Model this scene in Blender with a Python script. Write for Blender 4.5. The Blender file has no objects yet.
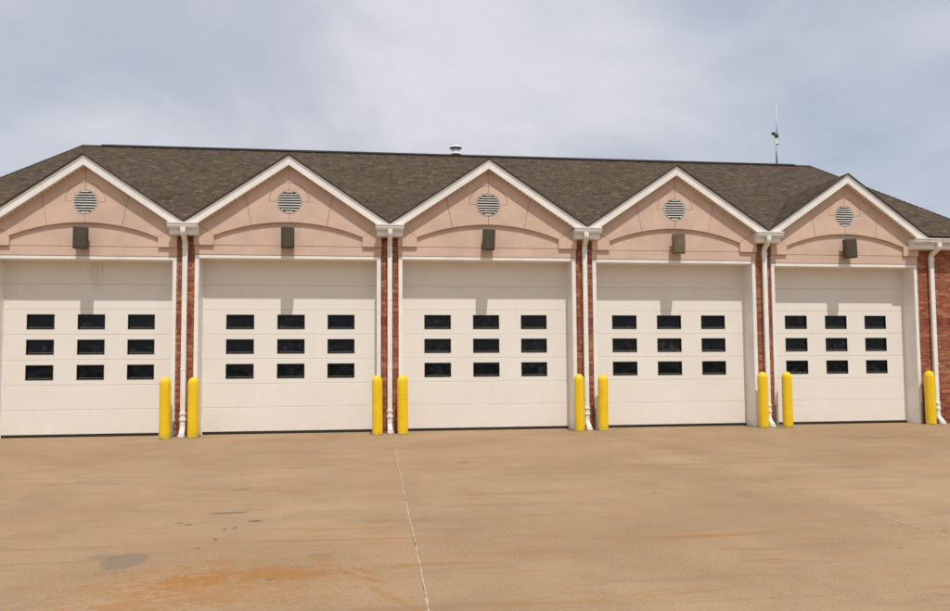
import bpy, math, random
from mathutils import Vector
random.seed(7)
D = bpy.data; SC = bpy.context.scene; COL = SC.collection
rad = math.radians

# ------------------------------------------------------------------ camera
cam = D.cameras.new('camera'); camo = D.objects.new('camera', cam); COL.objects.link(camo)
cam.sensor_fit = 'HORIZONTAL'; cam.sensor_width = 36.0
cam.lens = 36.0*739.46/950.0
cam.shift_x = 5.743/950.0; cam.shift_y = 17.278/950.0
cam.clip_start = 0.1; cam.clip_end = 3000
YAW, PIT, ROLL = 0.1231, 0.0560, -0.0064
from mathutils import Matrix
M = Matrix.Rotation(-YAW, 4, 'Z') @ Matrix.Rotation(math.pi/2+PIT, 4, 'X') @ Matrix.Rotation(ROLL, 4, 'Z')
camo.matrix_world = Matrix.Translation((6.2, -16.5, 1.509)) @ M
SC.camera = camo

# ------------------------------------------------------------------ node helpers
class NT:
    def __init__(s, tree): s.t = tree; s.n = tree.nodes; s.l = tree.links
    def new(s, ty, **kw):
        nd = s.n.new(ty)
        for k, v in kw.items(): setattr(nd, k, v)
        return nd
    def put(s, inp, v):
        if v is None: return
        if hasattr(v, 'is_output'): s.l.new(v, inp)
        else:
            try: inp.default_value = v
            except Exception: inp.default_value = (*v, 1.0)
    def math(s, op, a, b=None, c=None, clamp=False):
        nd = s.new('ShaderNodeMath', operation=op, use_clamp=clamp)
        for i, v in enumerate((a, b, c)): s.put(nd.inputs[i], v)
        return nd.outputs[0]
    def vmath(s, op, a, b=None):
        nd = s.new('ShaderNodeVectorMath', operation=op)
        s.put(nd.inputs[0], a); s.put(nd.inputs[1], b)
        return nd.outputs['Value'] if op in ('LENGTH', 'DOT_PRODUCT') else nd.outputs[0]
    def mapr(s, v, a, b, c=0.0, d=1.0, smooth=True):
        nd = s.new('ShaderNodeMapRange', interpolation_type='SMOOTHSTEP' if smooth else 'LINEAR')
        for i, x in enumerate((v, a, b, c, d)): s.put(nd.inputs[i], x)
        return nd.outputs[0]
    def noise(s, vec, scale, detail=4.0, rough=0.55, dist=0.0):
        nd = s.new('ShaderNodeTexNoise'); s.put(nd.inputs['Vector'], vec)
        nd.inputs['Scale'].default_value = scale; nd.inputs['Detail'].default_value = detail
        nd.inputs['Roughness'].default_value = rough; nd.inputs['Distortion'].default_value = dist
        return nd.outputs['Fac']
    def mix(s, f, a, b, mode='MIX'):
        nd = s.new('ShaderNodeMix', data_type='RGBA', blend_type=mode)
        s.put(nd.inputs[0], f); s.put(nd.inputs[6], a); s.put(nd.inputs[7], b)
        return nd.outputs[2]
    def scale(s, vec, v):
        return s.vmath('MULTIPLY', vec, v)
    def bump(s, h, strength=0.3, dist=0.01):
        nd = s.new('ShaderNodeBump'); nd.inputs['Strength'].default_value = strength
        nd.inputs['Distance'].default_value = dist; s.put(nd.inputs['Height'], h)
        return nd.outputs[0]

# ------------------------------------------------------------------ sky, sun, exposure
SUN_EL = rad(62.8); SUN_AZ_X = 0.12         # the sun stands high behind the camera, square to the facade
w = D.worlds.new('World'); SC.world = w; w.use_nodes = True
T = NT(w.node_tree); w.node_tree.nodes.clear()
sky = T.new('ShaderNodeTexSky', sky_type='NISHITA'); sky.sun_disc = False
sky.sun_elevation = SUN_EL; sky.sun_rotation = math.pi-0.12
sky.air_density = 1.0; sky.dust_density = 3.0; sky.ozone_density = 1.0
tc = T.new('ShaderNodeTexCoord')
sep = T.new('ShaderNodeSeparateXYZ'); T.l.new(tc.outputs['Generated'], sep.inputs[0])
zz = T.math('ADD', T.math('MAXIMUM', sep.outputs[2], 0.0), 0.22)
cp = T.new('ShaderNodeCombineXYZ')
T.put(cp.inputs[0], T.math('DIVIDE', sep.outputs[0], zz)); T.put(cp.inputs[1], T.math('DIVIDE', sep.outputs[1], zz))
c1 = T.noise(T.vmath('ADD', cp.outputs[0], (8.55, 4.4, 0.0)), 0.55, 5.0, 0.52, 0.25)
c2 = T.noise(T.vmath('ADD', cp.outputs[0], (-3.3, 0.8, 2.0)), 1.05, 5.0, 0.55, 0.3)
m1 = T.mapr(c1, 0.30, 0.56)
cloud = T.mix(T.mapr(c2, 0.36, 0.62), (4.0, 4.2, 4.85, 1), (5.95, 5.85, 6.25, 1))
skyc = T.mix(0.85, sky.outputs[0], (2.85, 3.6, 4.55, 1))
skyc = T.mix(T.math('MULTIPLY_ADD', m1, 0.58, 0.34), skyc, cloud)
bg = T.new('ShaderNodeBackground'); T.put(bg.inputs[0], skyc); bg.inputs[1].default_value = 0.093
wo = T.new('ShaderNodeOutputWorld'); T.l.new(bg.outputs[0], wo.inputs[0])

sun = D.lights.new('sun', 'SUN'); suno = D.objects.new('sun', sun); COL.objects.link(suno)
sun.energy = 2.45; sun.angle = rad(0.6); sun.color = (1.0, 0.965, 0.89)
suno.location = (8, -20, 30)
sd = Vector((-SUN_AZ_X*math.cos(SUN_EL), math.cos(SUN_EL), -math.sin(SUN_EL)))
suno.rotation_euler = sd.to_track_quat('-Z', 'Y').to_euler()

vs = SC.view_settings
vs.view_transform = 'Standard'; vs.look = 'None'; vs.exposure = 0.46; vs.gamma = 1.0; vs.use_curve_mapping = False
SC.render.engine = 'CYCLES'

# ------------------------------------------------------------------ materials
MATS = {}
def mat(name, col, rough=0.6, metal=0.0, spec=0.5):
    m = D.materials.new(name); m.use_nodes = True
    t = NT(m.node_tree); b = m.node_tree.nodes['Principled BSDF']
    b.inputs['Base Color'].default_value = (*col, 1); b.inputs['Roughness'].default_value = rough
    b.inputs['Metallic'].default_value = metal; b.inputs['Specular IOR Level'].default_value = spec
    MATS[name] = m
    return m, t, b
def pos(t): return t.new('ShaderNodeNewGeometry').outputs['Position']
def worn(name, col, var=0.06, rough=0.55, scale=3.0, bump=0.0, bscale=60.0, tint=None, spec=0.5, dirt=0.0, dirtcol=(0.3, 0.22, 0.127)):
    m, t, b = mat(name, col, rough, 0.0, spec)
    p = pos(t)
    n = t.noise(p, scale, 5.0, 0.6)
    lo = [c*(1-var*2.2) for c in col]; hi = [min(1, c*(1+var)) for c in col]
    if tint: lo = [a*(1-.5)+b_*.5 for a, b_ in zip(lo, tint)]
    c = t.mix(t.mapr(n, 0.3, 0.7), (*lo, 1), (*hi, 1))
    if dirt:
        d = t.noise(t.scale(p, (3.0, 3.0, 0.45)), 2.2, 5.0, 0.65)
        c = t.mix(t.math('MULTIPLY', t.mapr(d, 0.52, 0.8), dirt), c, (*dirtcol, 1))
    t.put(b.inputs['Base Color'], c)
    t.put(b.inputs['Roughness'], t.mapr(t.noise(p, scale*4), 0.3, 0.7, rough-0.06, rough+0.08))
    if bump: t.put(b.inputs['Normal'], t.bump(t.noise(p, bscale, 3.0, 0.6), bump, 0.004))
    return m

# door paint: embossed steel skin, rain streaks and dust
m, t, b = mat('door_paint', (0.72, 0.655, 0.58), 0.5)
p = pos(t)
c = t.mix(t.mapr(t.noise(p, 0.9, 4.0, 0.6), 0.3, 0.7), (0.77, 0.715, 0.64, 1), (0.80, 0.752, 0.685, 1))
c = t.mix(t.math('MULTIPLY', t.mapr(t.noise(t.scale(p, (5.0, 1.0, 0.35)), 2.0, 5.0, 0.65), 0.5, 0.8), 0.09), c, (0.42, 0.34, 0.26, 1))
sx = t.new('ShaderNodeSeparateXYZ'); t.put(sx.inputs[0], p)
low = t.math('MULTIPLY', t.mapr(sx.outputs[2], 0.0, 0.55, 1.0, 0.0), t.mapr(t.noise(p, 3.0, 5.0, 0.7), 0.35, 0.75))
c = t.mix(t.math('MULTIPLY', low, 0.12), c, (0.46, 0.34, 0.22, 1))
# rusty run-off below the lamp box of the bay farthest from the brick end wall
rm = t.math('MULTIPLY', t.mapr(t.math('ABSOLUTE', t.math('SUBTRACT', sx.outputs[0], 0.12)), 0.02, 0.24, 1.0, 0.0), t.mapr(sx.outputs[2], 3.0, 3.6, 0.0, 1.0))
rm = t.math('MULTIPLY', rm, t.mapr(t.noise(t.scale(p, (9, 1, 0.8)), 2.0), 0.3, 0.65))
c = t.mix(t.math('MULTIPLY', rm, 0.5), c, (0.36, 0.24, 0.13, 1))
t.put(b.inputs['Base Color'], c)
t.put(b.inputs['Normal'], t.bump(t.noise(p, 110.0, 2.0, 0.5), 0.10, 0.003))

worn('trim_white', (0.82, 0.79, 0.74), 0.035, 0.5, 2.5, dirt=0.22, dirtcol=(0.5, 0.42, 0.33))
worn('gutter_white', (0.82, 0.80, 0.755), 0.03, 0.42, 3.0, dirt=0.15, dirtcol=(0.45, 0.38, 0.3))
worn('soffit_vinyl', (0.68, 0.60, 0.47), 0.05, 0.6, 4.0)
worn('louvre_paint', (0.74, 0.72, 0.66), 0.05, 0.5, 8.0)
worn('dark_gap', (0.012, 0.010, 0.009), 0.2, 0.9, 8.0)
worn('stucco', (0.635, 0.458, 0.358), 0.045, 0.92, 1.6, bump=0.35, bscale=75.0, spec=0.2, dirt=0.10, dirtcol=(0.36, 0.24, 0.18))
worn('rubber', (0.018, 0.016, 0.015), 0.2, 0.7, 20.0)
worn('window_trim', (0.02, 0.02, 0.02), 0.2, 0.45, 20.0)
worn('sill_bead', (0.16, 0.15, 0.145), 0.2, 0.35, 30.0)
worn('guard_steel', (0.20, 0.21, 0.19), 0.2, 0.55, 10.0, dirt=0.4)
worn('mortar', (0.40, 0.255, 0.165), 0.12, 0.95, 14.0, bump=0.4, bscale=200)
worn('speaker_brown', (0.066, 0.048, 0.029), 0.10, 0.6, 9.0, bump=0.3, bscale=260)
worn('speaker_faded', (0.155, 0.112, 0.060), 0.10, 0.65, 9.0, bump=0.3, bscale=260)
worn('black_metal', (0.02, 0.019, 0.018), 0.2, 0.5, 10.0)
worn('galvanised', (0.52, 0.52, 0.50), 0.12, 0.35, 12.0)
worn('vent_white', (0.66, 0.65, 0.63), 0.06, 0.45, 6.0, dirt=0.25)
worn('sealant', (0.48, 0.365, 0.255), 0.2, 0.9, 18.0)
worn('sealant_dull', (0.42, 0.30, 0.195), 0.15, 0.9, 8.0)
worn('footing', (0.30, 0.25, 0.19), 0.15, 0.95, 6.0, bump=0.5, bscale=90)
worn('lawn', (0.085, 0.10, 0.035), 0.3, 0.95, 1.2, bump=0.8, bscale=30, dirt=0.4, dirtcol=(0.16, 0.13, 0.06))
worn('side_brick', (0.30, 0.10, 0.055), 0.25, 0.9, 9.0)

# glass: dark, nearly black from outside, a little wavy
m, t, b = mat('dark_glass', (0.006, 0.007, 0.008), 0.06, 0.0, 0.2)
p = pos(t)
t.put(b.inputs['Base Color'], t.mix(t.mapr(t.noise(p, 5.0, 3.0, 0.6), 0.5, 0.75), (0.004, 0.005, 0.006, 1), t.mix(t.math('POWER', t.new('ShaderNodeObjectInfo').outputs['Random'], 2.0), (0.012, 0.013, 0.013, 1), (0.045, 0.045, 0.042, 1))))  # faint grey reflections painted into the base colour, varying from pane to pane
t.put(b.inputs['Normal'], t.bump(t.noise(p, 3.5, 1.0, 0.4), 0.25, 0.02))

# yellow plastic sleeve
m, t, b = mat('yellow_sleeve', (0.80, 0.50, 0.005), 0.42)
p = pos(t)
c = t.mix(t.mapr(t.noise(p, 5.0, 4.0, 0.6), 0.3, 0.7), (0.80, 0.515, 0.004, 1), (0.86, 0.585, 0.006, 1))
sx = t.new('ShaderNodeSeparateXYZ'); t.put(sx.inputs[0], p)
d = t.math('MULTIPLY', t.mapr(sx.outputs[2], 0.0, 0.22, 1.0, 0.0), t.mapr(t.noise(p, 16.0, 5.0, 0.7), 0.42, 0.62))
sc = t.mapr(t.noise(t.scale(p, (14, 14, 3)), 2.0, 5.0, 0.75), 0.66, 0.76)
c = t.mix(t.math('MULTIPLY', d, 0.55), c, (0.34, 0.22, 0.09, 1))
c = t.mix(t.math('MULTIPLY', sc, 0.35), c, (0.40, 0.24, 0.04, 1))
t.put(b.inputs['Base Color'], c)

# brick: one colour per brick, carried as a face attribute
m, t, b = mat('brick_face', (0.3, 0.1, 0.06), 0.9, 0.0, 0.25)
at = t.new('ShaderNodeAttribute', attribute_name='tint'); p = pos(t)
c = t.mix(t.mapr(t.noise(p, 45.0, 4.0, 0.65), 0.25, 0.75), t.mix(1.0, at.outputs['Color'], (0.74, 0.72, 0.70, 1), 'MULTIPLY'), at.outputs['Color'])
t.put(b.inputs['Base Color'], c)
t.put(b.inputs['Normal'], t.bump(t.noise(p, 160.0, 3.0, 0.6), 0.4, 0.004))

# asphalt shingles on UV metres (u along the eave, v up the slope)
def shingle(name, k=1.0):
    m, t, b = mat(name, (0.07, 0.05, 0.035), 0.95, 0.0, 0.15)
    uv = t.new('ShaderNodeUVMap', uv_map='roof_uv').outputs[0]
    s = t.new('ShaderNodeSeparateXYZ'); t.put(s.inputs[0], uv)
    row = t.math('FLOOR', t.math('DIVIDE', s.outputs[1], 0.127))
    wn = t.new('ShaderNodeTexWhiteNoise', noise_dimensions='1D'); t.put(wn.inputs['W'], row)
    def tabs(wid, seed):
        cu = t.math('FLOOR', t.math('ADD', t.math('DIVIDE', s.outputs[0], wid), t.math('MULTIPLY', wn.outputs[0], 7.31+seed)))
        cb = t.new('ShaderNodeCombineXYZ'); t.put(cb.inputs[0], cu); t.put(cb.inputs[1], row); cb.inputs[2].default_value = seed
        w3 = t.new('ShaderNodeTexWhiteNoise', noise_dimensions='3D'); t.put(w3.inputs['Vector'], cb.outputs[0])
        return w3.outputs[0]
    a = tabs(0.085, 1.0); a2 = tabs(0.21, 5.0)
    v = t.math('ADD', t.math('MULTIPLY', a, 0.55), t.math('MULTIPLY', a2, 0.45))
    ramp = t.new('ShaderNodeValToRGB'); t.put(ramp.inputs[0], v)
    e = ramp.color_ramp.elements
    e[0].position = 0.1; e[0].color = (0.044*k, 0.029*k, 0.019*k, 1)
    e[1].position = 0.96; e[1].color = (0.175*k, 0.118*k, 0.070*k, 1)
    for ps, cc in ((0.42, (0.082, 0.056, 0.036)), (0.72, (0.103, 0.071, 0.045))):
        x = ramp.color_ramp.elements.new(ps); x.color = (*[q*k for q in cc], 1)
    gr = t.noise(uv, 17.0, 4.0, 0.85); big = t.noise(uv, 0.8, 4.0, 0.6)
    c = t.mix(t.mapr(gr, 0.35, 0.65, 0.0, 0.6), ramp.outputs[0], (0.040*k, 0.029*k, 0.020*k, 1))
    c = t.mix(t.mapr(big, 0.35, 0.7, 0.0, 0.15), c, (0.11*k, 0.08*k, 0.055*k, 1))
    t.put(b.inputs['Base Color'], c)
    fr = t.math('FRACT', t.math('DIVIDE', s.outputs[1], 0.127))
    h = t.math('ADD', t.math('MULTIPLY', t.math('SUBTRACT', 1.0, fr), 0.8), t.math('MULTIPLY', a, 0.55))
    t.put(b.inputs['Normal'], t.bump(h, 0.9, 0.018))
shingle('shingle'); worn('shingle_edge', (0.05, 0.037, 0.028), 0.25, 0.95, 20.0)
worn('ridge_vent', (0.02, 0.017, 0.015), 0.25, 0.9, 12.0)

# concrete apron: tan, mottled, rust-streaked; stains at their own places
m, t, b = mat('concrete', (0.3, 0.19, 0.11), 0.9, 0.0, 0.25)
p = pos(t)
info = t.new('ShaderNodeObjectInfo')
c = t.mix(t.mapr(t.noise(p, 0.45, 5.0, 0.62), 0.3, 0.7), (0.300, 0.192, 0.103, 1), (0.368, 0.247, 0.142, 1))
c = t.mix(t.mapr(t.noise(t.vmath('ADD', p, (31, 7, 0)), 1.3, 5.0, 0.7), 0.42, 0.74, 0.0, 0.55), c, (0.250, 0.165, 0.096, 1))
gr1 = t.noise(p, 46.0, 3.0, 0.85)
c = t.mix(t.mapr(gr1, 0.45, 0.72, 0.0, 0.42), c, (0.45, 0.32, 0.205, 1))
c = t.mix(t.mapr(gr1, 0.5, 0.30, 0.0, 0.42), c, (0.16, 0.104, 0.064, 1))
# faint rust streaks lying across the apron
st = t.noise(t.scale(p, (0.50, 4.0, 1.0)), 1.15, 7.0, 0.72, 0.5)
sp = t.noise(t.vmath('ADD', p, (5, 50, 0)), 0.28, 2.0, 0.5)
c = t.mix(t.math('MULTIPLY', t.mapr(st, 0.53, 0.66), t.mapr(sp, 0.36, 0.62, 0.25, 0.72)), c, (0.305, 0.155, 0.055, 1))
gs = t.noise(t.scale(t.vmath('ADD', p, (77, 3, 0)), (0.35, 2.0, 1.0)), 1.1, 5.0, 0.68)
c = t.mix(t.math('MULTIPLY', t.mapr(gs, 0.53, 0.72), 0.55), c, (0.215, 0.152, 0.098, 1))
NZ = t.math('SUBTRACT', t.noise(p, 5.5, 6.0, 0.75, 0.6), 0.5); NF = t.math('SUBTRACT', t.noise(p, 22.0, 3.0, 0.7), 0.5)
def blot(c, cx, cy, rx, ry, col, amt, nz, jag=0.7, soft=0.35, ang=0.0):
    d = t.vmath('SUBTRACT', p, (cx, cy, 0.0))
    if ang:
        r = t.new('ShaderNodeVectorRotate', rotation_type='Z_AXIS'); t.put(r.inputs['Vector'], d); r.inputs['Angle'].default_value = ang; d = r.outputs[0]
    d = t.vmath('LENGTH', t.scale(d, (1/rx, 1/ry, 0.0)))
    d = t.math('ADD', d, t.math('MULTIPLY', nz, jag*2))
    return t.mix(t.math('MULTIPLY', t.mapr(d, 1.0-soft, 1.0+soft, 1.0, 0.0), amt), c, (*col, 1))
RUST = (0.31, 0.135, 0.032)
NS = t.math('SUBTRACT', t.noise(t.scale(p, (1.0, 2.2, 1.0)), 2.6, 7.0, 0.8, 1.2), 0.5)
wisp = t.math('ADD', t.math('ADD', NS, t.math('MULTIPLY', NZ, 0.6)), t.math('MULTIPLY', NF, 0.7))
c = blot(c, 5.10, -11.15, 0.70, 0.50, RUST, 0.42, wisp, 2.8, 0.8)
c = blot(c, 5.25, -10.92, 0.45, 0.17, RUST, 0.68, wisp, 2.6, 0.5)
c = blot(c, 4.82, -11.05, 0.22, 0.20, RUST, 0.55, wisp, 2.3, 0.55)
c = blot(c, 4.75, -11.55, 0.35, 0.20, RUST, 0.32, wisp, 2.2, 0.6)
for (cx, cy, rx, ry, an) in ((5.98, -10.98, .030, .13, -.5), (6.10, -10.93, .030, .20, -.6), (6.12, -11.12, .035, .26, -.75), (6.30, -11.6, .04, .3, -.5), (4.98, -10.55, .12, .03, .5), (4.75, -10.62, .10, .025, .4)):
    c = blot(c, cx, cy, rx, ry, RUST, 0.42, NF, 1.4, 0.6, an)
c = blot(c, 5.75, -9.92, 0.95, 0.03, RUST, 0.6, NF, 1.2, 0.7, 0.04)
c = blot(c, 9.0, -10.25, 0.6, 0.05, RUST, 0.5, NF, 1.3, 0.7)
c = blot(c, 8.1, -7.9, 0.8, 0.06, RUST, 0.4, NF, 1.3, 0.7)
STN = (0.205, 0.148, 0.105)
c = blot(c, 4.25, -10.38, 0.165, 0.25, STN, 0.80, t.math('ADD', NF, NZ), 0.30, 0.10)
c = blot(c, 4.06, -10.24, 0.13, 0.09, STN, 0.55, NF, 0.6, 0.35)
c = blot(c, 5.75, -10.42, 0.10, 0.05, STN, 0.6, NF, 0.5, 0.4)
for (cx, cy, rx, ry, am) in ((4.68, -8.57, .19, .050, .62), (4.88, -8.45, .12, .04, .35), (4.56, -7.13, .12, .05, .5), (4.42, -9.1, .034, .034, .7), (4.88, -9.3, .022, .04, .75), (5.02, -9.02, .065, .045, .8),
        (4.80, -9.36, .02, .03, .7), (4.80, -9.75, .022, .035, .8), (4.72, -10.05, .02, .03, .7), (4.30, -9.0, .05, .03, .5), (5.45, -11.05, .03, .02, .7), (9.4, -8.1, .03, .03, .6), (8.1, -8.7, .02, .02, .6), (7.5, -5.1, .09, .06, .5), (8.4, -5.0, .05, .04, .35), (12.1, -9.5, .02, .02, .6), (11.2, -10.4, .02, .02, .6), (10.4, -10.9, .02, .02, .5)):
    c = blot(c, cx, cy, rx, ry, (0.105, 0.080, 0.060), am, NF, 0.5, 0.35)
bc = t.new('ShaderNodeHueSaturation'); t.put(bc.inputs['Color'], c)
t.put(bc.inputs['Value'], t.mapr(info.outputs['Random'], 0, 1, 0.96, 1.05, False))
t.put(b.inputs['Base Color'], bc.outputs[0])
t.put(b.inputs['Normal'], t.bump(t.math('ADD', t.noise(p, 90.0, 3.0, 0.7), t.math('MULTIPLY', t.noise(p, 2.0, 3.0), 2.0)), 0.18, 0.004))

# ------------------------------------------------------------------ mesh helpers
class MB:
    def __init__(s): s.v = []; s.f = []; s.uv = []; s.tint = []
    def vert(s, *q): s.v.append(tuple(q)); return len(s.v)-1
    def face(s, idx, uv=None, tint=None): s.f.append(tuple(idx)); s.uv.append(uv); s.tint.append(tint)
    def quad(s, a, b, c, d, **k): i = len(s.v); s.v += [tuple(a), tuple(b), tuple(c), tuple(d)]; s.face((i, i+1, i+2, i+3), **k)
    def box(s, x0, x1, y0, y1, z0, z1, tint=None, skip=()):
        i = len(s.v)
        s.v += [(x, y, z) for z in (z0, z1) for y in (y0, y1) for x in (x0, x1)]
        F = dict(bottom=(0, 2, 3, 1), top=(4, 5, 7, 6), front=(0, 1, 5, 4), back=(2, 6, 7, 3), left=(0, 4, 6, 2), right=(1, 3, 7, 5))
        for k, q in F.items():
            if k not in skip: s.face([i+j for j in q], tint=tint)
    def cbox(s, x0, x1, y0, y1, z0, z1, c):
        """box whose front rim is chamfered by c"""
        i = len(s.v)
        s.v += [(x0, y1, z0), (x1, y1, z0), (x1, y1, z1), (x0, y1, z1), (x0, y0+c, z0), (x1, y0+c, z0), (x1, y0+c, z1), (x0, y0+c, z1),
                (x0+c, y0, z0+c), (x1-c, y0, z0+c), (x1-c, y0, z1-c), (x0+c, y0, z1-c)]
        s.face([i+3, i+2, i+1, i])
        for a, o in ((0, 4), (4, 8)):
            for k in range(4):
                n = (k+1) % 4; s.face([i+a+k, i+a+n, i+o+n, i+o+k])
        s.face([i+8, i+9, i+10, i+11])
    def prism(s, poly, y_back, y_front, g=0.0, ch=0.004):
        """extrude an x-z outline (counter-clockwise seen from the front) towards the viewer, rim chamfered"""
        a = inset(poly, g); b_ = inset(poly, g+ch); n = len(poly); i = len(s.v)
        s.v += [(x, y_back, z) for x, z in a] + [(x, y_front+ch, z) for x, z in a] + [(x, y_front, z) for x, z in b_]
        s.face([i+k for k in range(n)][::-1])
        for o in (0, n):
            for k in range(n):
                q = (k+1) % n; s.face([i+o+k, i+o+q, i+o+n+q, i+o+n+k])
        s.face([i+2*n+k for k in range(n)])
    def sweep(s, path, prof, up=Vector((1, 0, 0)), cap=True):
        """sweep a closed profile (a along `up`, b across) along a path"""
        P = [Vector(q) for q in path]; n = len(prof); base = len(s.v)
        for k, q in enumerate(P):
            d = (P[min(k+1, len(P)-1)]-P[max(k-1, 0)]).normalized()
            a = (up-d*up.dot(d)).normalized(); b_ = d.cross(a)
            pr = prof[k] if isinstance(prof[0], list) else prof
            for (x, y) in pr: s.v.append(tuple(q+a*x+b_*y))
        n = len(prof[0]) if isinstance(prof[0], list) else len(prof)
        for k in range(len(P)-1):
            for j in range(n):
                q = (j+1) % n; o = base+k*n
                s.face([o+j, o+q, o+n+q, o+n+j])
        if cap:
            s.face([base+j for j in range(n)][::-1]); s.face([base+(len(P)-1)*n+j for j in range(n)])
    def lathe(s, cx, cy, prof, seg=24, mod=None):
        base = len(s.v)
        for r, z in prof:
            for k in range(seg):
                a = 2*math.pi*k/seg; rr = r*(mod(a) if mod else 1)
                s.v.append((cx+rr*math.cos(a), cy+rr*math.sin(a), z))
        for i in range(len(prof)-1):
            for k in range(seg):
                q = (k+1) % seg; o = base+i*seg
                s.face([o+k, o+q, o+seg+q, o+seg+k])
        s.face([base+k for k in range(seg)][::-1]); s.face([base+(len(prof)-1)*seg+k for k in range(seg)])
    def mesh(s, name, material, smooth=False):
        me = D.meshes.new(name); me.from_pydata(s.v, [], s.f); me.materials.append(MATS[material])
        if any(u is not None for u in s.uv):
            L = me.uv_layers.new(name='roof_uv')
            for poly in me.polygons:
                u = s.uv[poly.index]
                if u is None: continue
                for li, q in zip(poly.loop_indices, u): L.data[li].uv = q
        if any(x is not None for x in s.tint):
            A = me.attributes.new('tint', 'FLOAT_COLOR', 'FACE')
            for k, x in enumerate(s.tint): A.data[k].color = (*(x or (.3, .1, .05)), 1)
        if smooth:
            for poly in me.polygons: poly.use_smooth = True
        me.update(); return me
    def build(s, name, material, parent=None, smooth=False, bevel=0.0, auto=None):
        o = D.objects.new(name, s.mesh(name, material, smooth)); COL.objects.link(o)
        if parent: o.parent = parent
        if auto: 
            for poly in o.data.polygons: poly.use_smooth = True
            o.data.set_sharp_from_angle(angle=rad(auto))
        if bevel:
            bv = o.modifiers.new('bevel', 'BEVEL'); bv.width = bevel; bv.segments = 2; bv.limit_method = 'ANGLE'; bv.angle_limit = rad(40)
        return o
def inset(poly, g):
    if not g: return list(poly)
    n = len(poly); out = []
    for k in range(n):
        p0, p1, p2 = (Vector(poly[(k+j-1) % n]) for j in range(3))
        d1 = (p1-p0).normalized(); d2 = (p2-p1).normalized()
        n1 = Vector((-d1.y, d1.x)); n2 = Vector((-d2.y, d2.x))
        m_ = n1+n2
        q = max(0.35, m_.dot(m_)/2)
        out.append(tuple(p1+m_*(g/q)))
    return out
def empty(name, loc=(0, 0, 0)):
    o = D.objects.new(name, None); COL.objects.link(o); o.location = loc; o.empty_display_size = 0.3; return o
def tag(o, label, cat=None, group=None, kind=None):
    if label: o['label'] = label
    if cat: o['category'] = cat
    if group: o['group'] = group
    if kind: o['kind'] = kind
    return o
def shared(name, me, parent, loc=(0, 0, 0), rot=None, scale=None):
    o = D.objects.new(name, me); COL.objects.link(o); o.parent = parent; o.location = loc
    if rot: o.rotation_euler = rot
    if scale: o.scale = scale
    return o

# ------------------------------------------------------------------ ground and apron
g = MB(); g.box(-400, 400, -400, 400, -0.5, -0.07)
tag(g.build('ground', 'lawn'), 'open grassy ground round the fire station apron', kind='structure')
XB = [-11.0, -6.6, -2.03, 2.06, 6.510, 11.06, 15.33, 19.45, 23.8, 28.2]
YB = [0.44, -5.80, -11.95, -18.1, -24.2]
g = MB(); g.box(XB[0], XB[-1], YB[-1], 13.0, -0.3, -0.014)
apron = g.build('apron', 'concrete'); tag(apron, 'tan concrete apron in front of the garage doors', kind='structure')
for i in range(len(XB)-1):
    for j in range(len(YB)-1):
        e = 0.003; x0, x1, y1, y0 = XB[i]+e, XB[i+1]-e, YB[j]-e, YB[j+1]+e
        g = MB(); k = len(g.v); c_ = 0.002
        g.v += [(x0, y0, -.15), (x1, y0, -.15), (x1, y1, -.15), (x0, y1, -.15), (x0, y0, -c_), (x1, y0, -c_), (x1, y1, -c_), (x0, y1, -c_),
                (x0+c_, y0+c_, 0), (x1-c_, y0+c_, 0), (x1-c_, y1-c_, 0), (x0+c_, y1-c_, 0)]
        for a in (0, 4):
            for q in range(4): n = (q+1) % 4; g.face([a+q, a+n, a+4+n, a+4+q])
        g.face([8, 9, 10, 11]); g.build('concrete_slab', 'concrete', apron)
def sealant(P, Q, wid, jit, gap, matn):
    g = MB(); P, Q = Vector((*P, 0)), Vector((*Q, 0)); d = (Q-P).normalized(); sd_ = Vector((-d.y, d.x, 0)); n = int((Q-P).length/0.05); row = []; dx = 0.0
    for k in range(n+1):
        dx = dx*0.9+random.gauss(0, jit); c0 = P+(Q-P)*(k/n)+sd_*dx
        a, b_ = c0-sd_*wid*random.uniform(.6, 1.1), c0+sd_*wid*random.uniform(.6, 1.1)
        row.append((g.vert(a.x, a.y, .0015), g.vert(c0.x, c0.y, .0025), g.vert(b_.x, b_.y, .0015)))
    off = 0
    for k in range(n):
        if off > 0: off -= 1; continue
        if random.random() < gap: off = random.randint(1, 5); continue
        a, b_ = row[k], row[k+1]
        g.face((a[0], b_[0], b_[1], a[1])); g.face((a[1], b_[1], b_[2], a[2]))
    return g.build('joint_sealant', matn, apron)
sealant((6.504, -0.72), (6.516, -16.0), 0.0070, 0.0012, 0.004, 'sealant')
sealant((2.06, -0.6), (2.06, -12.0), 0.0075, 0.0012, 0.10, 'sealant')
sealant((11.06, -2.5), (11.06, -13.0), 0.0075, 0.0012, 0.12, 'sealant')
sealant((-6.0, -5.80), (22.0, -5.80), 0.008, 0.002, 0.22, 'sealant_dull')
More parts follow.
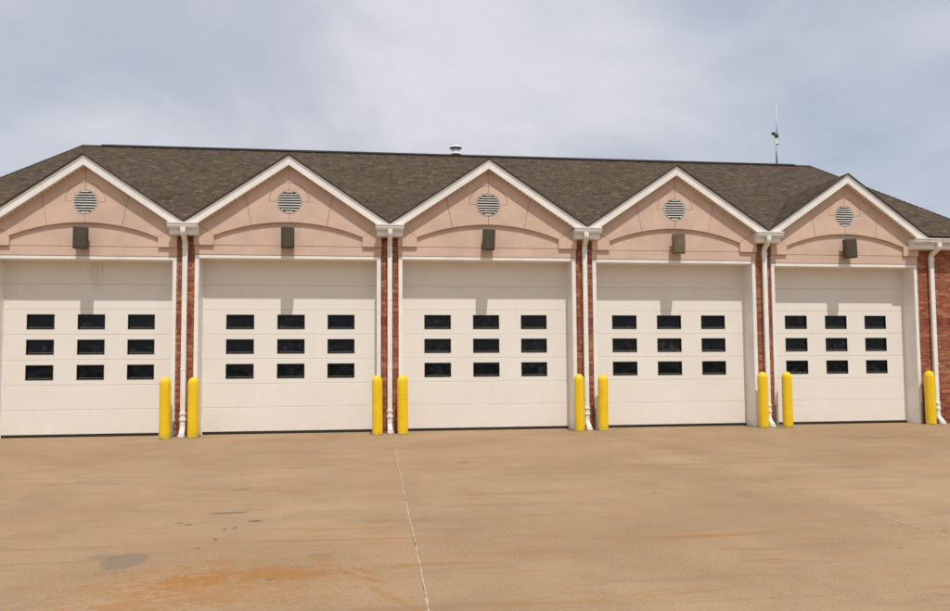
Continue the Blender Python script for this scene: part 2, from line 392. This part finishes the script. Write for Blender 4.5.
# ------------------------------------------------------------------ the fire station
PX = [-2.026, 2.088, 6.458, 10.935, 15.315, 19.415]        # pier centres
PE = [4.49, 4.575, 4.605, 4.606, 4.58, 4.485]              # top of the rake boards over each pier
XC = [0.031, 4.270, 8.683, 13.094, 17.365]
SS = [0.9466, 1.0096, 1.0266, 1.0067, 0.9559]
X_END0, X_END1 = -3.55, 21.25
RIDGE_Y, RIDGE_Z, RX0, RX1 = 5.844, 7.92, -2.30, 20.24
Y_FACE, Y_STUC, Y_RAKE, Y_DOOR = 0.0, -0.055, -0.25, 0.40
HALF = 1.9755
station = empty('fire_station', (8.7, 0, 0))
tag(station, 'low fire station with five white garage doors, pink stucco gables and brown shingle roof', 'building')
OFF = Vector((-8.7, 0, 0))
def adopt(o, parent=None):
    """parts are modelled in world metres; the root empty stands at the middle of the front"""
    o.parent = parent or station
    if parent is None: o.location = Vector(o.location)+OFF
    return o
def part(mb, name, m_, parent=None, **k):
    return adopt(mb.build(name, m_, None, **k), parent)

# --- brick piers and end walls
REDS = [(.30, .084, .043), (.33, .096, .050), (.28, .074, .038), (.35, .108, .056), (.31, .089, .046)]
TANS = [(.43, .170, .085), (.40, .150, .073), (.45, .19, .10)]
DEEP = [(.25, .052, .030), (.28, .062, .036), (.23, .046, .027)]
CH = 0.0677
def bricks(g, x0, x1, ztop, y=Y_FACE, phase=0.0):
    k = 0; z = 0.0
    while z < ztop-0.02:
        if k == 35:                                  # soldier course
            x = x0; h = 3*CH
            while x < x1-0.005:
                xe = min(x+0.0587, x1); g.box(x, xe, y+random.uniform(-.002, .002), y+.06, z+.005, min(z+h, ztop)-.005, tint=random.choice(DEEP+REDS[:1]), skip=('back',)); x += CH
            k += 3; z = k*CH; continue
        off = (0.1015 if k % 2 else 0.0)+phase
        x = x0-((x0-off) % 0.203)
        while x < x1-0.005:
            a, b_ = max(x, x0), min(x+0.190, x1)
            if b_-a > 0.015:
                if k < 11: tn = random.choice(DEEP+DEEP+REDS)
                else: tn = random.choice(TANS if random.random() < .36 else REDS)
                v = random.uniform(.9, 1.1)
                g.box(a, b_, y+random.uniform(-.003, .002), y+.06, z+.0065, min(z+CH, ztop)-.0065, tint=tuple(q*v for q in tn), skip=('back',))
            x += 0.203
        k += 1; z = k*CH
def pier(x0, x1, ztop, name, phase=0.0):
    g = MB(); g.box(x0, x1, Y_FACE+.0045, .5, -.05, ztop)
    core = part(g, name, 'mortar')
    g = MB(); bricks(g, x0+.001, x1-.001, ztop, phase=phase)
    o = part(g, 'bricks', 'brick_face', core); o['kind'] = 'stuff'
    return core
edges = [(XC[i]-HALF*SS[i], XC[i]+HALF*SS[i]) for i in range(5)]
for k in range(4): pier(edges[k][1]+.004, edges[k+1][0]-.004, 4.5, 'brick_pier', k*0.07)
pier(edges[4][1]+.004, X_END1-.25, 4.33, 'brick_wall', .03)
pier(X_END0+.25, edges[0][0]-.004, 4.33, 'brick_wall', .05)
g = MB()                                              # side and rear walls
g.box(X_END0+.25, X_END0+.5, .5, 11.6, -.05, 4.36); g.box(X_END1-.5, X_END1-.25, .5, 11.6, -.05, 4.36); g.box(X_END0+.5, X_END1-.5, 11.35, 11.6, -.05, 4.36)
part(g, 'rear_wall', 'side_brick')
g = MB(); g.box(X_END0+.51, X_END1-.51, .52, 11.34, -.012, -.006); part(g, 'floor', 'footing')

# --- one bay: frame, door, stucco gable, louvre, rake boards
def arc(cx, cz, r, a0, a1, n): return [(cx+r*math.cos(a0+(a1-a0)*k/n), cz+r*math.sin(a0+(a1-a0)*k/n)) for k in range(n+1)]
R_ARCH = 4.13; ZC_ARCH = 4.657-4.13
def zarch(x): return ZC_ARCH+math.sqrt(R_ARCH**2-x*x)
ZV = 5.118; R_VENT = 0.262; R_RING = 0.428

def bay(i):
    xc, s = XC[i], SS[i]
    kz = 1-(1.0266-s)*0.4
    X = lambda x: xc+s*x
    Z = lambda z: 1.7+(z-1.7)*kz
    hF = Z(3.926); apex = Z(6.111)
    def rake(x):
        k = i if x < xc else i+1
        return apex+(PE[k]-apex)*abs(x-xc)/abs(PX[k]-xc)
    # door frame
    fr = MB(); fr.cbox(X(-HALF), X(HALF), -.036, .42, hF-.072, hF, .006)
    frame = part(fr, 'door_frame', 'trim_white')
    for sg in (-1, 1):
        j = MB(); a, b_ = sorted((X(sg*(HALF-.088)), X(sg*HALF)))
        j.cbox(a, b_, -.034, .43, -.005, hF-.072, .006); jm = part(j, 'jamb', 'trim_white', frame)
        j = MB(); a, b_ = sorted((X(sg*(HALF-.106)), X(sg*(HALF-.0885))))
        j.box(a, b_, Y_DOOR-.012, .43, 0, hF-.073); part(j, 'door_stop', 'trim_white', frame)
        j = MB(); a, b_ = sorted((X(sg*(HALF-.030)), X(sg*(HALF+.003))))
        hg = 0.34 if i == 0 else random.uniform(.46, .52)
        j.cbox(a, b_, -.042, -.028, 0, hg, .003); part(j, 'corner_guard', 'guard_steel', frame)
    # sectional door
    xs = 1.872; seams = [0.058, .585, 1.110, 1.657, 2.203, 2.750, 3.30, 3.86]
    door = part(dbar(X(-xs), X(xs)), 'garage_door', 'rubber')
    if i == 0: door['label'] = 'white sectional door with a brown run-off stain near its top'
    cols = [-1.393, -.2985, .796]; WW = .597
    holes = [(X(a), X(a+WW)) for a in cols]
    for k in range(7):
        z0, z1 = seams[k]+.0018, seams[k+1]-.0018
        win = k in (2, 3, 4)
        zw = (((1.548, 2.0962, 2.6435)[k-2])-.327, (1.548, 2.0962, 2.6435)[k-2]) if win else None
        part(panel(X(-xs), X(xs), z0, z1, holes if win else [], zw), 'door_panel', 'door_paint', door)
        if win:
            for (a, b_) in holes:
                f = MB(); y0 = Y_DOOR-.004; e = .017
                f.box(a+.001, b_-.001, y0, y0+.035, zw[0]+.001, zw[0]+e); f.box(a+.001, b_-.001, y0, y0+.035, zw[1]-e, zw[1]-.001)
                f.box(a+.001, a+e, y0+.0005, y0+.035, zw[0]+e, zw[1]-e); f.box(b_-e, b_-.001, y0+.0005, y0+.035, zw[0]+e, zw[1]-e)
                part(f, 'window_frame', 'window_trim', door)
                f = MB(); f.box(a+e+.02, b_-e-.02, y0+.018, y0+.034, zw[0]+e+.018, zw[0]+e+.030); part(f, 'glazing_bead', 'sill_bead', door)
                f = MB(); f.box(a+.004, b_-.004, y0+.0353, y0+.042, zw[0]+.004, zw[1]-.004); part(f, 'window_pane', 'dark_glass', door)
    # stucco: backing wall, lintel band, arch field, blocks, panels with open joints
    bk = MB(); zt = lambda x: rake(x)-.10
    xl, xr = X(-1.99), X(1.99)
    bk.prism([(xl, hF+.003), (xr, hF+.003), (xr, zt(xr)), (xc, zt(xc)), (xl, zt(xl))], .25, Y_STUC+.055, 0, .002)
    gab = part(bk, 'gable', 'stucco')
    def pan(poly, yf, name='stucco_panel', g_=.0032): 
        q = MB(); q.prism([(X(x), Z(z)) if not w_ else (x, z) for (x, z, w_) in poly], Y_STUC+.054, yf, g_, .004)
        return part(q, name, 'stucco', gab)
    P3 = lambda l: [(x, z, 0) for x, z in l]
    yb = Y_STUC+.012
    pan(P3([(-1.985, 3.929), (1.985, 3.929), (1.985, 4.136), (-1.985, 4.136)]), yb, 'lintel', .003)
    n = 20
    af = [(-1.60, 4.140), (1.60, 4.140), (1.60, zarch(1.6)+.03)]+[(1.5-3.0*k/n, zarch(1.5-3.0*k/n)+.03) for k in range(n+1)]+[(-1.6, zarch(1.6)+.03)]
    pan(P3(af), yb+.006, 'stucco_panel', .003)
    yp = Y_STUC-.038
    for sg in (-1, 1):
        mir = lambda l: [(sg*x, z, w_) for x, z, w_ in l] if sg > 0 else [(sg*x, z, w_) for x, z, w_ in l][::-1]
        def top(x): xw = X(sg*x); return 1.7+((rake(xw)-.155)-1.7)/kz
        arcb = lambda a, b_, m_: [(a+(b_-a)*k/m_, zarch(a+(b_-a)*k/m_)) for k in range(m_+1)]
        ctr = arcb(0, .80, 8)+[(.94, top(.94)), (0, top(0.0))]+arc(0, ZV, R_RING, math.pi/2, 0, 12)+[(R_VENT, ZV-.001)]+arc(0, ZV, R_VENT, 0, -math.pi/2, 10)[1:]
        pan(mir(P3(ctr)), yp)
        ring = arc(0, ZV, R_RING, 0, math.pi/2, 12)+arc(0, ZV, R_VENT, math.pi/2, 0, 10)
        pan(mir(P3(ring)), yp)
        zd = min(4.585, top(1.905)-.02)
        out = arcb(.80, 1.572, 8)+[(1.905, zd), (1.905, top(1.905)), (.94, top(.94))]
        pan(mir(P3(out)), yp)
        blk = [(1.572, 4.130), (1.992, 4.130), (1.992, zd+.05), (1.905, zd), (1.572, 4.347)]
        pan(mir(P3(blk)), yp-.004, 'shoulder_block')
    # round louvre
    vn = MB(); rr = R_VENT*.985; x0, z0 = xc, Z(ZV)
    vm = MB(); seg = 40
    pr = [(1.0, Y_STUC+.05), (1.0, yp-.008), (.965, yp-.008), (.965, Y_STUC+.05)]
    for k in range(seg):
        a = 2*math.pi*k/seg
        for r_, y_ in pr: vm.vert(x0+rr*s*.985*r_*math.cos(a), y_, z0+rr*kz*r_*math.sin(a))
    for k in range(seg):
        q = (k+1) % seg
        for j in range(3): vm.face([k*4+j, k*4+j+1, q*4+j+1, q*4+j])
    vent = part(vm, 'gable_vent', 'louvre_paint')
    dk = MB(); dk.prism(arc(x0, z0, rr*.95, 0, 2*math.pi, 30)[:-1], Y_STUC+.052, Y_STUC+.045, 0, .001); part(dk, 'backing', 'dark_gap', vent)
    NSL = 9; pit = 2*rr*.96/NSL
    for k in range(NSL):
        zc_ = z0-rr*.96+pit*(k+.5); h = max(abs(zc_-z0-pit*.25), abs(zc_-z0+pit*.25)); hw = math.sqrt(max(.0008, (rr*.96)**2-h*h))
        sl = MB(); yf, yr = yp-.004, yp+.022
        zl, zh = zc_-pit*.24, zc_-pit*.05; t_ = .010
        sl.v += [(x0-hw, yf, zl), (x0+hw, yf, zl), (x0+hw, yr, zh), (x0-hw, yr, zh), (x0-hw, yf, zl+.0225), (x0+hw, yf, zl+.0225), (x0+hw, yr, zh+t_), (x0-hw, yr, zh+t_)]
        for q in ((0, 3, 2, 1), (4, 5, 6, 7), (0, 1, 5, 4), (2, 3, 7, 6), (0, 4, 7, 3), (1, 2, 6, 5)): sl.face(q)
        part(sl, 'slat', 'louvre_paint', vent)
    # rake boards, soffits and the gable roof
    Jz = apex+.035; k0 = (PE[i]+PE[i+1])/2+.035
    slope = (RIDGE_Z-k0)/(RIDGE_Y-(-.285)); Jy = -.285+(Jz-k0)/slope
    roof_ = MB()
    for sg, kk in ((-1, i), (1, i+1)):
        xe = PX[kk]; ze = PE[kk]
        if i == 0 and sg < 0: pass
        q = MB(); po = [(xc, apex), (xc, apex-.205), (xe, ze-.205), (xe, ze)]
        if sg < 0: po = po[::-1]
        po = po if sg > 0 else po
        q.prism(po, Y_RAKE+.035, Y_RAKE, 0, .003); part(q, 'rake_board', 'trim_white', gab)
        # thin upper moulding
        q = MB(); po = [(xc, apex+.004), (xc, apex-.045), (xe, ze-.045), (xe, ze+.004)]
        if sg < 0: po = po[::-1]
        q.prism(po, Y_RAKE-.0005, Y_RAKE-.012, 0, .002); part(q, 'drip_edge', 'trim_white', gab)
        # ribbed soffit
        q = MB(); L = math.hypot(xe-xc, ze-apex); nr = int(L/.105)
        for k in range(nr):
            f0, f1 = (k+.11)/nr, (k+.89)/nr
            P0 = (xc+(xe-xc)*f0, apex-.2+(ze-apex)*f0); P1 = (xc+(xe-xc)*f1, apex-.2+(ze-apex)*f1)
            b0 = len(q.v); ya, yb_ = Y_RAKE+.037, Y_STUC-.02
            q.v += [(P0[0], ya, P0[1]), (P1[0], ya, P1[1]), (P1[0], yb_, P1[1]), (P0[0], yb_, P0[1]), (P0[0], ya, P0[1]+.03), (P1[0], ya, P1[1]+.03), (P1[0], yb_, P1[1]+.03), (P0[0], yb_, P0[1]+.03)]
            for w_ in ((0, 1, 2, 3), (4, 7, 6, 5), (0, 4, 5, 1), (2, 6, 7, 3), (0, 3, 7, 4), (1, 5, 6, 2)): q.face([b0+w for w in w_])
        part(q, 'soffit', 'soffit_vinyl', gab)
        # shingled slope: eave point, apex point, junction with the main roof
        th = .035; yf = Y_RAKE-.035
        A = (xc, yf, Jz); B = (xe, yf, ze+.035); J = (xc, Jy, Jz)
        L = math.hypot(xe-xc, Jz-ze-.035)
        fc = (A, B, J) if sg < 0 else (B, A, J)
        uvm = {A: (yf+sg*13.7, L), B: (yf+sg*13.7, 0), J: (Jy+sg*13.7, L)}
        b0 = len(roof_.v); roof_.v += list(fc); roof_.face((b0, b0+1, b0+2), uv=[uvm[q_] for q_ in fc])
    gr = part(roof_, 'gable_roof', 'shingle')
    # shingle edge seen above the boards
    for sg, kk in ((-1, i), (1, i+1)):
        xe, ze = PX[kk], PE[kk]
        q = MB(); po = [(xc, Jz-.002), (xc, apex+.006), (xe, ze+.006), (xe, ze+.033)]
        if sg < 0: po = po[::-1]
        q.prism(po, Y_RAKE+.03, Y_RAKE-.035, 0, .003); part(q, 'shingle_edge', 'shingle_edge', gr)
    return (xc, Jy, Jz), Z, apex
def dbar(a, b_):
    g = MB(); g.box(a, b_, Y_DOOR-.004, Y_DOOR+.05, .004, .057); return g
def panel(x0, x1, z0, z1, holes, zw):
    g = MB(); c_ = .006; y = Y_DOOR; yb = y+.045
    xs = [x0]+[q for h in holes for q in h]+[x1]
    zs = [z0, z0+c_]+(list(zw) if zw else [])+[z1-c_, z1]
    yy = [y+.004]+[y]*(len(zs)-2)+[y+.004]
    def V(a, k): return (a, yy[k], zs[k])
    for k in range(len(zs)-1):
        for j in range(len(xs)-1):
            hole = zw and k == 2 and j % 2 == 1
            a, b_ = xs[j], xs[j+1]
            if not hole: g.quad(V(a, k), V(b_, k), V(b_, k+1), V(a, k+1))
            else:
                za, zb = zs[k], zs[k+1]
                g.quad((a, y, za), (a, yb, za), (b_, yb, za), (b_, y, za)); g.quad((a, yb, zb), (a, y, zb), (b_, y, zb), (b_, yb, zb))
                g.quad((a, yb, za), (a, y, za), (a, y, zb), (a, yb, zb)); g.quad((b_, y, za), (b_, yb, za), (b_, yb, zb), (b_, y, zb))
    g.quad((x0, yb, z0), (x1, yb, z0), (x1, y+.004, z0), (x0, y+.004, z0)); g.quad((x0, y+.004, z1), (x1, y+.004, z1), (x1, yb, z1), (x0, yb, z1))
    g.quad((x0, yb, z0), (x0, y+.004, z0), (x0, y+.004, z1), (x0, yb, z1)); g.quad((x1, y+.004, z0), (x1, yb, z0), (x1, yb, z1), (x1, y+.004, z1))
    return g
bays = [bay(i) for i in range(5)]

# --- main roof: the front slope runs between the valleys of the gables
g = MB()
EY = -.285
def rp(P): return P
def slope_face(pts):
    uv = [(q[0], math.hypot(q[1]-EY, q[2]-4.6)) for q in pts]
    b0 = len(g.v); g.v += [tuple(q) for q in pts]; g.face(tuple(range(b0, b0+len(pts))), uv=uv)
EP = [(PX[k], EY, PE[k]+.035) for k in range(6)]
J = [b_[0] for b_ in bays]
R = lambda x: (x, RIDGE_Y, RIDGE_Z)
for k in range(1, 5):
    slope_face([J[k-1], EP[k], J[k]]); slope_face([R(J[k-1][0]), J[k-1], J[k]]); slope_face([R(J[k-1][0]), J[k], R(J[k][0])])
cL, cR = (X_END0, EY, PE[0]+.035), (X_END1, EY, PE[5]+.035)
slope_face([cL, EP[0], J[0]]); slope_face([cL, J[0], R(RX0)]); slope_face([R(RX0), J[0], R(J[0][0])])
slope_face([J[4], EP[5], cR]); slope_face([J[4], cR, R(RX1)]); slope_face([J[4], R(RX1), R(J[4][0])])
BY = 2*RIDGE_Y-EY; bL, bR = (X_END0, BY, cL[2]), (X_END1, BY, cR[2])
slope_face([R(RX0), R(RX1), bR, bL])
def end_face(pts):
    uv = [(q[1], math.hypot(q[0]-pts[0][0], q[2]-pts[0][2])) for q in pts]
    b0 = len(g.v); g.v += [tuple(q) for q in pts]; g.face(tuple(range(b0, b0+len(pts))), uv=uv)
end_face([cR, bR, R(RX1)]); end_face([bL, cL, R(RX0)])
roof = part(g, 'roof', 'shingle')
g = MB(); pr = [(-.11, -.045), (0, .022), (.11, -.045), (.11, -.02), (0, .05), (-.11, -.02)]
g.sweep([(-1.77, RIDGE_Y, RIDGE_Z+.004), (19.69, RIDGE_Y, RIDGE_Z+.004)], [(a, b_) for a, b_ in pr], up=Vector((0, 1, 0)))
part(g, 'ridge_vent', 'ridge_vent', roof)
for xa, xb in ((RX0, -1.78), (19.70, RX1)):
    q = MB(); q.sweep([(xa, RIDGE_Y, RIDGE_Z+.002), (xb, RIDGE_Y, RIDGE_Z+.002)], [(-.13, -.06), (0, .008), (.13, -.06), (0, .022)], up=Vector((0, 1, 0))); part(q, 'ridge_cap', 'shingle_edge', roof)
def hipcap(P, Q):
    q = MB(); P, Q = Vector(P), Vector(Q); d = (Q-P).normalized(); n = int((Q-P).length/.2)
    for k in range(n):
        a, b_ = P+(Q-P)*(k/n), P+(Q-P)*((k+1)/n)
        side = d.cross(Vector((0, 0, 1))).normalized(); upv = side.cross(d)
        b0 = len(q.v)
        for c0, hh in ((a, .012), (b_, .026)):
            q.v += [tuple(c0-side*.10-upv*.02), tuple(c0+upv*hh), tuple(c0+side*.10-upv*.02)]
        q.face((b0, b0+1, b0+4, b0+3)); q.face((b0+1, b0+2, b0+5, b0+4)); q.face((b0+3, b0+4, b0+5)); q.face((b0+2, b0+1, b0))
    part(q, 'hip_cap', 'shingle_edge', roof)
hipcap(cR, R(RX1)); hipcap(cL, R(RX0))
g = MB()                                             # eave boards closing the sides and the rear
g.box(X_END0, X_END0+.03, EY+.03, BY, PE[0]-.17, PE[0]+.02); g.box(X_END1-.03, X_END1, EY+.03, BY, PE[5]-.17, PE[5]+.02); g.box(X_END0+.03, X_END1-.03, BY-.03, BY, PE[0]-.17, PE[0]+.02)
g.box(X_END0+.03, X_END1-.03, 11.6, BY-.03, PE[0]-.17, PE[0]-.15); g.box(X_END1-.25, X_END1-.03, 0.0, 11.6, PE[0]-.168, PE[0]-.152); g.box(X_END0+.03, X_END0+.25, 0.0, 11.6, PE[0]-.168, PE[0]-.152)
part(g, 'eave_board', 'trim_white')

# --- gutter boxes over the piers, long gutters over the end walls, downspouts
GP = [(0, 0), (-.060, 0), (-.088, .035), (-.096, .062), (-.096, .088), (-.112, .098), (-.112, .122), (-.104, .122), (-.104, .104), (0, .104)]
def gutter(x0, x1, ztop, rusty=False):
    yb = -.277; h = ztop-.122
    q = MB(); q.cbox(x0+.02, x1-.02 if x1 < 21 and x0 > -3 else x1, -.275, -.02, ztop-.245, ztop-.01, .004)
    bx_ = part(q, 'gutter_box', 'trim_white')
    q = MB(); n = len(GP)
    for x in (x0, x1):
        for y_, z_ in GP: q.vert(x, yb+y_, h+z_)
    for k in range(n): w_ = (k+1) % n; q.face((k, w_, n+w_, n+k))
    q.face(tuple(range(n))); q.face(tuple(range(n, 2*n))[::-1])
    part(q, 'gutter', 'gutter_rust' if rusty else 'gutter_white', bx_)
    for x in (x0, x1):
        q = MB(); n = len(GP)
        for dx in (-.006, .006):
            for y_, z_ in GP: q.vert(x+dx, yb+y_*1.04, h+z_*1.03-.001)
        for k in range(n): w_ = (k+1) % n; q.face((k, w_, n+w_, n+k))
        q.face(tuple(range(n))); q.face(tuple(range(n, 2*n))[::-1]); part(q, 'end_cap', 'gutter_white', bx_)
    return bx_
m, t, b = mat('gutter_rust', (0.79, 0.75, 0.70), 0.45)
p = pos(t); s_ = t.new('ShaderNodeSeparateXYZ'); t.put(s_.inputs[0], p)
n_ = t.noise(t.scale(p, (6.0, 1, 1.5)), 1.7, 5.0, 0.7)
mk = t.math('MULTIPLY', t.mapr(n_, 0.50, 0.60), t.mapr(t.noise(p, 40.0, 3.0), 0.35, 0.6, 0.3, 1.0))
t.put(b.inputs['Base Color'], t.mix(t.math('MULTIPLY', mk, 0.7), (0.78, 0.74, 0.69, 1), (0.52, 0.27, 0.07, 1)))
GT = [None, 4.556, 4.584, 4.588, 4.562, None]
for k in range(1, 5): gutter(PX[k]-.305, PX[k]+.305, GT[k])
gutter(18.985, X_END1+.02, 4.462, True); gutter(X_END0-.02, -1.82, 4.462)

def rrect(w_, d_, r=.012):
    o = []
    for cx, cy, a0 in ((w_-r, d_-r, 0), (-w_+r, d_-r, 90), (-w_+r, -d_+r, 180), (w_-r, -d_+r, 270)):
        for k in range(3): a = rad(a0+45*k); o.append((cx+r*math.cos(a), cy+r*math.sin(a)))
    return o
def smooth_path(pts, r=.07, n=6):
    out = [Vector(pts[0])]
    for k in range(1, len(pts)-1):
        p0, p1, p2 = Vector(pts[k-1]), Vector(pts[k]), Vector(pts[k+1])
        a = p1+(p0-p1).normalized()*min(r, (p0-p1).length*.45); c_ = p1+(p2-p1).normalized()*min(r, (p2-p1).length*.45)
        for j in range(n+1):
            f = j/n; out.append(a*(1-f)**2+p1*2*f*(1-f)+c_*f*f)
    out.append(Vector(pts[-1])); return out
def downspout(xo, xw, ztop):
    yo, yw = -.33, -.075
    q = MB(); q.sweep(smooth_path([(xo, yo, ztop), (xo, yo-.002, ztop-.11), (xw, yw, ztop-.27), (xw, yw, ztop-.5), (xw, yw, .50)], .06), rrect(.052, .040))
    ds = part(q, 'downspout', 'gutter_white', auto=35)
    for zs in (1.42, 2.95):
        q = MB(); q.box(xw-.056, xw+.056, yw-.0435, yw+.0405, zs, zs+.03); part(q, 'strap', 'gutter_white', ds)
    q = MB(); q.box(xw-.058, xw+.058, yw-.048, yw+.045, ztop-.40, ztop-.345); part(q, 'sleeve', 'gutter_white', ds, bevel=.004)
    q = MB()
    q.lathe(xw, yw-.012, [(.056, .52), (.070, .52), (.072, .485), (.060, .475), (.060, .40), (.073, .392), (.073, .352), (.062, .342)], 20)
    path = smooth_path([(xw, yw-.012, .345), (xw, yw-.012, .17), (xw+.012, yw-.165, .045)], .09)
    q.sweep(path, [(.060*math.cos(2*math.pi*k/16), .060*math.sin(2*math.pi*k/16)) for k in range(16)])
    q.lathe(xw+.010, yw-.150, [(.072, .004), (.076, .012), (.076, .052), (.068, .060)], 20)
    part(q, 'drain_boot', 'gutter_white', ds, auto=40)
for xo, xw, zt in ((2.098, 2.087, 4.445), (6.468, 6.462, 4.47), (10.886, 10.912, 4.475), (15.268, 15.285, 4.45), (19.62, 19.60, 4.35), (-2.35, -2.35, 4.35)): downspout(xo, xw, zt)

# ------------------------------------------------------------------ speakers on the tympana
ORD = ['fifth', 'fourth', 'third', 'second', 'first']     # counted from the red brick end wall
def speaker(i, yaw, tilt, m_, zc_, label):
    r = empty('wall_speaker', (XC[i]+(-.02, -.015, -.018, .012, .006)[i], Y_STUC, zc_)); tag(r, label, 'speaker', 'box speakers above the garage doors')
    W, H = .139, .226; n = 10
    prof = [(-W, .07)]+[(-W+.010+(2*W-.02)*k/n, -.075-.034*(1-((k/n-.5)*2)**2)) for k in range(n+1)]+[(W, .07)]
    q = MB(); m2 = len(prof)
    lv = [(-H, .965), (-H+.008, 1.0), (H-.008, 1.0), (H, .965)]
    for z, k in lv:
        for x, y in prof: q.vert(x*k, y*k, z)
    for a in range(3):
        for j in range(m2): w_ = (j+1) % m2; q.face((a*m2+j, a*m2+w_, (a+1)*m2+w_, (a+1)*m2+j))
    q.face(tuple(range(m2))[::-1]); q.face(tuple(range(3*m2, 4*m2)))
    cab = q.build('cabinet', m_, r, auto=35); cab.location = (0, -.19, 0); cab.rotation_euler = (0, tilt, yaw)
    q = MB()
    for z in (-H+.006, H-.012): q.box(-W+.012, W-.012, -.045, .05, z, z+.006)
    for k in range(9):
        a, b_ = prof[1+k], prof[2+k]
        q.quad((a[0], a[1]-.0025, -H+.02), (b_[0], b_[1]-.0025, -H+.02), (b_[0], b_[1]-.0025, H-.02), (a[0], a[1]-.0025, H-.02))
    gr = q.build('grille', m_, r, auto=35); gr.location = cab.location; gr.rotation_euler = cab.rotation_euler
    q = MB(); q.box(-.022, .022, -.125, .0, -.075, .065); q.box(-.05, .05, .002, .048, -.10, .09); q.build('bracket', 'black_metal', r, bevel=.003)
Zl = [b_[1] for b_ in bays]
speaker(0, rad(8), 0, 'speaker_brown', Zl[0](4.288), 'dark brown box speaker above the fifth garage door from the brick end wall')
speaker(1, 0.0, 0, 'speaker_brown', Zl[1](4.288), 'dark brown box speaker above the fourth garage door from the brick end wall')
speaker(2, rad(2), rad(3.0), 'speaker_brown', Zl[2](4.288), 'dark brown box speaker hung slightly crooked above the middle garage door')
speaker(3, rad(-9), 0, 'speaker_faded', Zl[3](4.280), 'faded tan brown box speaker above the second garage door from the brick end wall')
speaker(4, rad(-10), rad(-1.5), 'speaker_brown', Zl[4](4.276), 'dark brown box speaker above the garage door beside the brick end wall')

# ------------------------------------------------------------------ bollards
BOL = [(1.800, -.36, 1.285), (2.370, -.37, 1.275), (6.193, -.40, 1.285), (6.734, -.40, 1.285), (10.660, -.38, 1.28), (11.205, -.34, 1.262), (15.028, -.32, 1.292), (15.625, -.31, 1.290), (19.30, -.24, 1.285)]
LB = ['between fifth and fourth doors from the brick end wall, nearer the fifth',
      'between fifth and fourth doors from the brick end wall, nearer the fourth',
      'beside the downspout between the fourth and middle doors, nearer the fourth',
      'beside the downspout between the fourth and middle doors, nearer the middle',
      'beside the downspout between the middle and second doors, nearer the middle',
      'beside the downspout between the middle and second doors, nearer the second',
      'between second and first doors from the brick end wall, nearer the second',
      'between second and first doors from the brick end wall, nearer the first',
      'standing alone in front of the red brick end wall']
def flute(a):
    v = 1.0
    for c0 in (-1.95, -1.30, -.55, .2, 1.0, 1.8, 2.6): 
        d = abs((a-c0+math.pi) % (2*math.pi)-math.pi)
        if d < .10: v -= .11*(1-d/.10)
    return v
H0 = 1.285; RB = .112
prof = [(RB, .006), (RB, .03)]+[(RB*(1.0), .03+1.115*k/10) for k in range(1, 11)]+[(RB*math.cos(a), 1.145+.140*math.sin(a)) for a in [rad(q) for q in (10, 22, 35, 48, 60, 72, 82, 88)]]
g = MB(); g.lathe(0, 0, prof, 120, flute); me_b = g.mesh('sleeve', 'yellow_sleeve', True)
g = MB(); g.lathe(0, 0, [(.114, .001), (.119, .004), (.119, .022), (.114, .028)], 40); me_r = g.mesh('base_ring', 'yellow_sleeve', True)
for k, (x, y, h) in enumerate(BOL):
    r = empty('bollard', (x, y, 0)); tag(r, 'yellow bollard '+LB[k], 'bollard', 'yellow bollards in front of the piers')
    o = shared('sleeve', me_b, r, rot=(rad(random.uniform(-.4, .4)), rad(random.uniform(-.5, .5)), random.uniform(-.15, .15)), scale=(1, 1, h/H0))
    g = MB(); n = 20; ph = random.random()*6
    rim = [.20*(1+.12*math.sin(3*2*math.pi*q/n+ph)+random.uniform(-.05, .05)) for q in range(n)]
    for z, f in ((.001, 1.0), (.006, .96)):
        for q in range(n): g.vert(f*rim[q]*1.15*math.cos(2*math.pi*q/n), f*rim[q]*.85*math.sin(2*math.pi*q/n), z)
    for q in range(n): w_ = (q+1) % n; g.face((q, w_, n+w_, n+q))
    g.face(tuple(range(n, 2*n)))
    g.build('footing', 'footing', r)

# ------------------------------------------------------------------ on the roof
r = empty('roof_vent', (8.59, RIDGE_Y+.12, RIDGE_Z-.035)); tag(r, 'small white round exhaust vent with two cone hoods on the roof ridge', 'roof vent')
g = MB(); g.lathe(0, 0, [(.12, -.1), (.12, .42)], 24); g.build('pipe', 'vent_white', r, auto=40)
g = MB(); g.lathe(0, 0, [(.125, .17), (.185, .10), (.19, .105), (.19, .115), (.13, .20), (.125, .20)], 28); g.build('lower_hood', 'vent_white', r, auto=35)
g = MB(); g.lathe(0, 0, [(.10, .36), (.185, .31), (.195, .312), (.195, .325), (.11, .415), (.03, .435), (.03, .46), (.012, .465)], 28); g.build('upper_hood', 'vent_white', r, auto=35)
g = MB(); g.lathe(0, 0, [(.172, -.08), (.172, .085), (.13, .098)], 28); g.build('collar', 'black_metal', r, auto=35)
g = MB(); g.lathe(0, 0, [(.124, .285), (.150, .316), (.10, .345)], 28); g.build('throat', 'black_metal', r, auto=35)

r = empty('antenna', (19.12, RIDGE_Y+.05, RIDGE_Z-.02)); tag(r, 'thin white whip antenna on a slim mast on the roof ridge', 'antenna')
g = MB(); g.lathe(0, 0, [(.030, -.1), (.028, 1.06)], 12); g.build('mast', 'galvanised', r, smooth=True)
g = MB(); g.lathe(.035, 0, [(.020, .93), (.018, 1.4), (.013, 2.03)], 10); g.build('whip', 'vent_white', r, smooth=True)
g = MB(); g.box(-.04, .07, -.04, .04, .95, 1.05); g.box(-.14, -.03, -.03, .03, 1.03, 1.12); g.box(-.02, .06, -.035, .035, .70, .73); g.build('clamp', 'black_metal', r, bevel=.006)
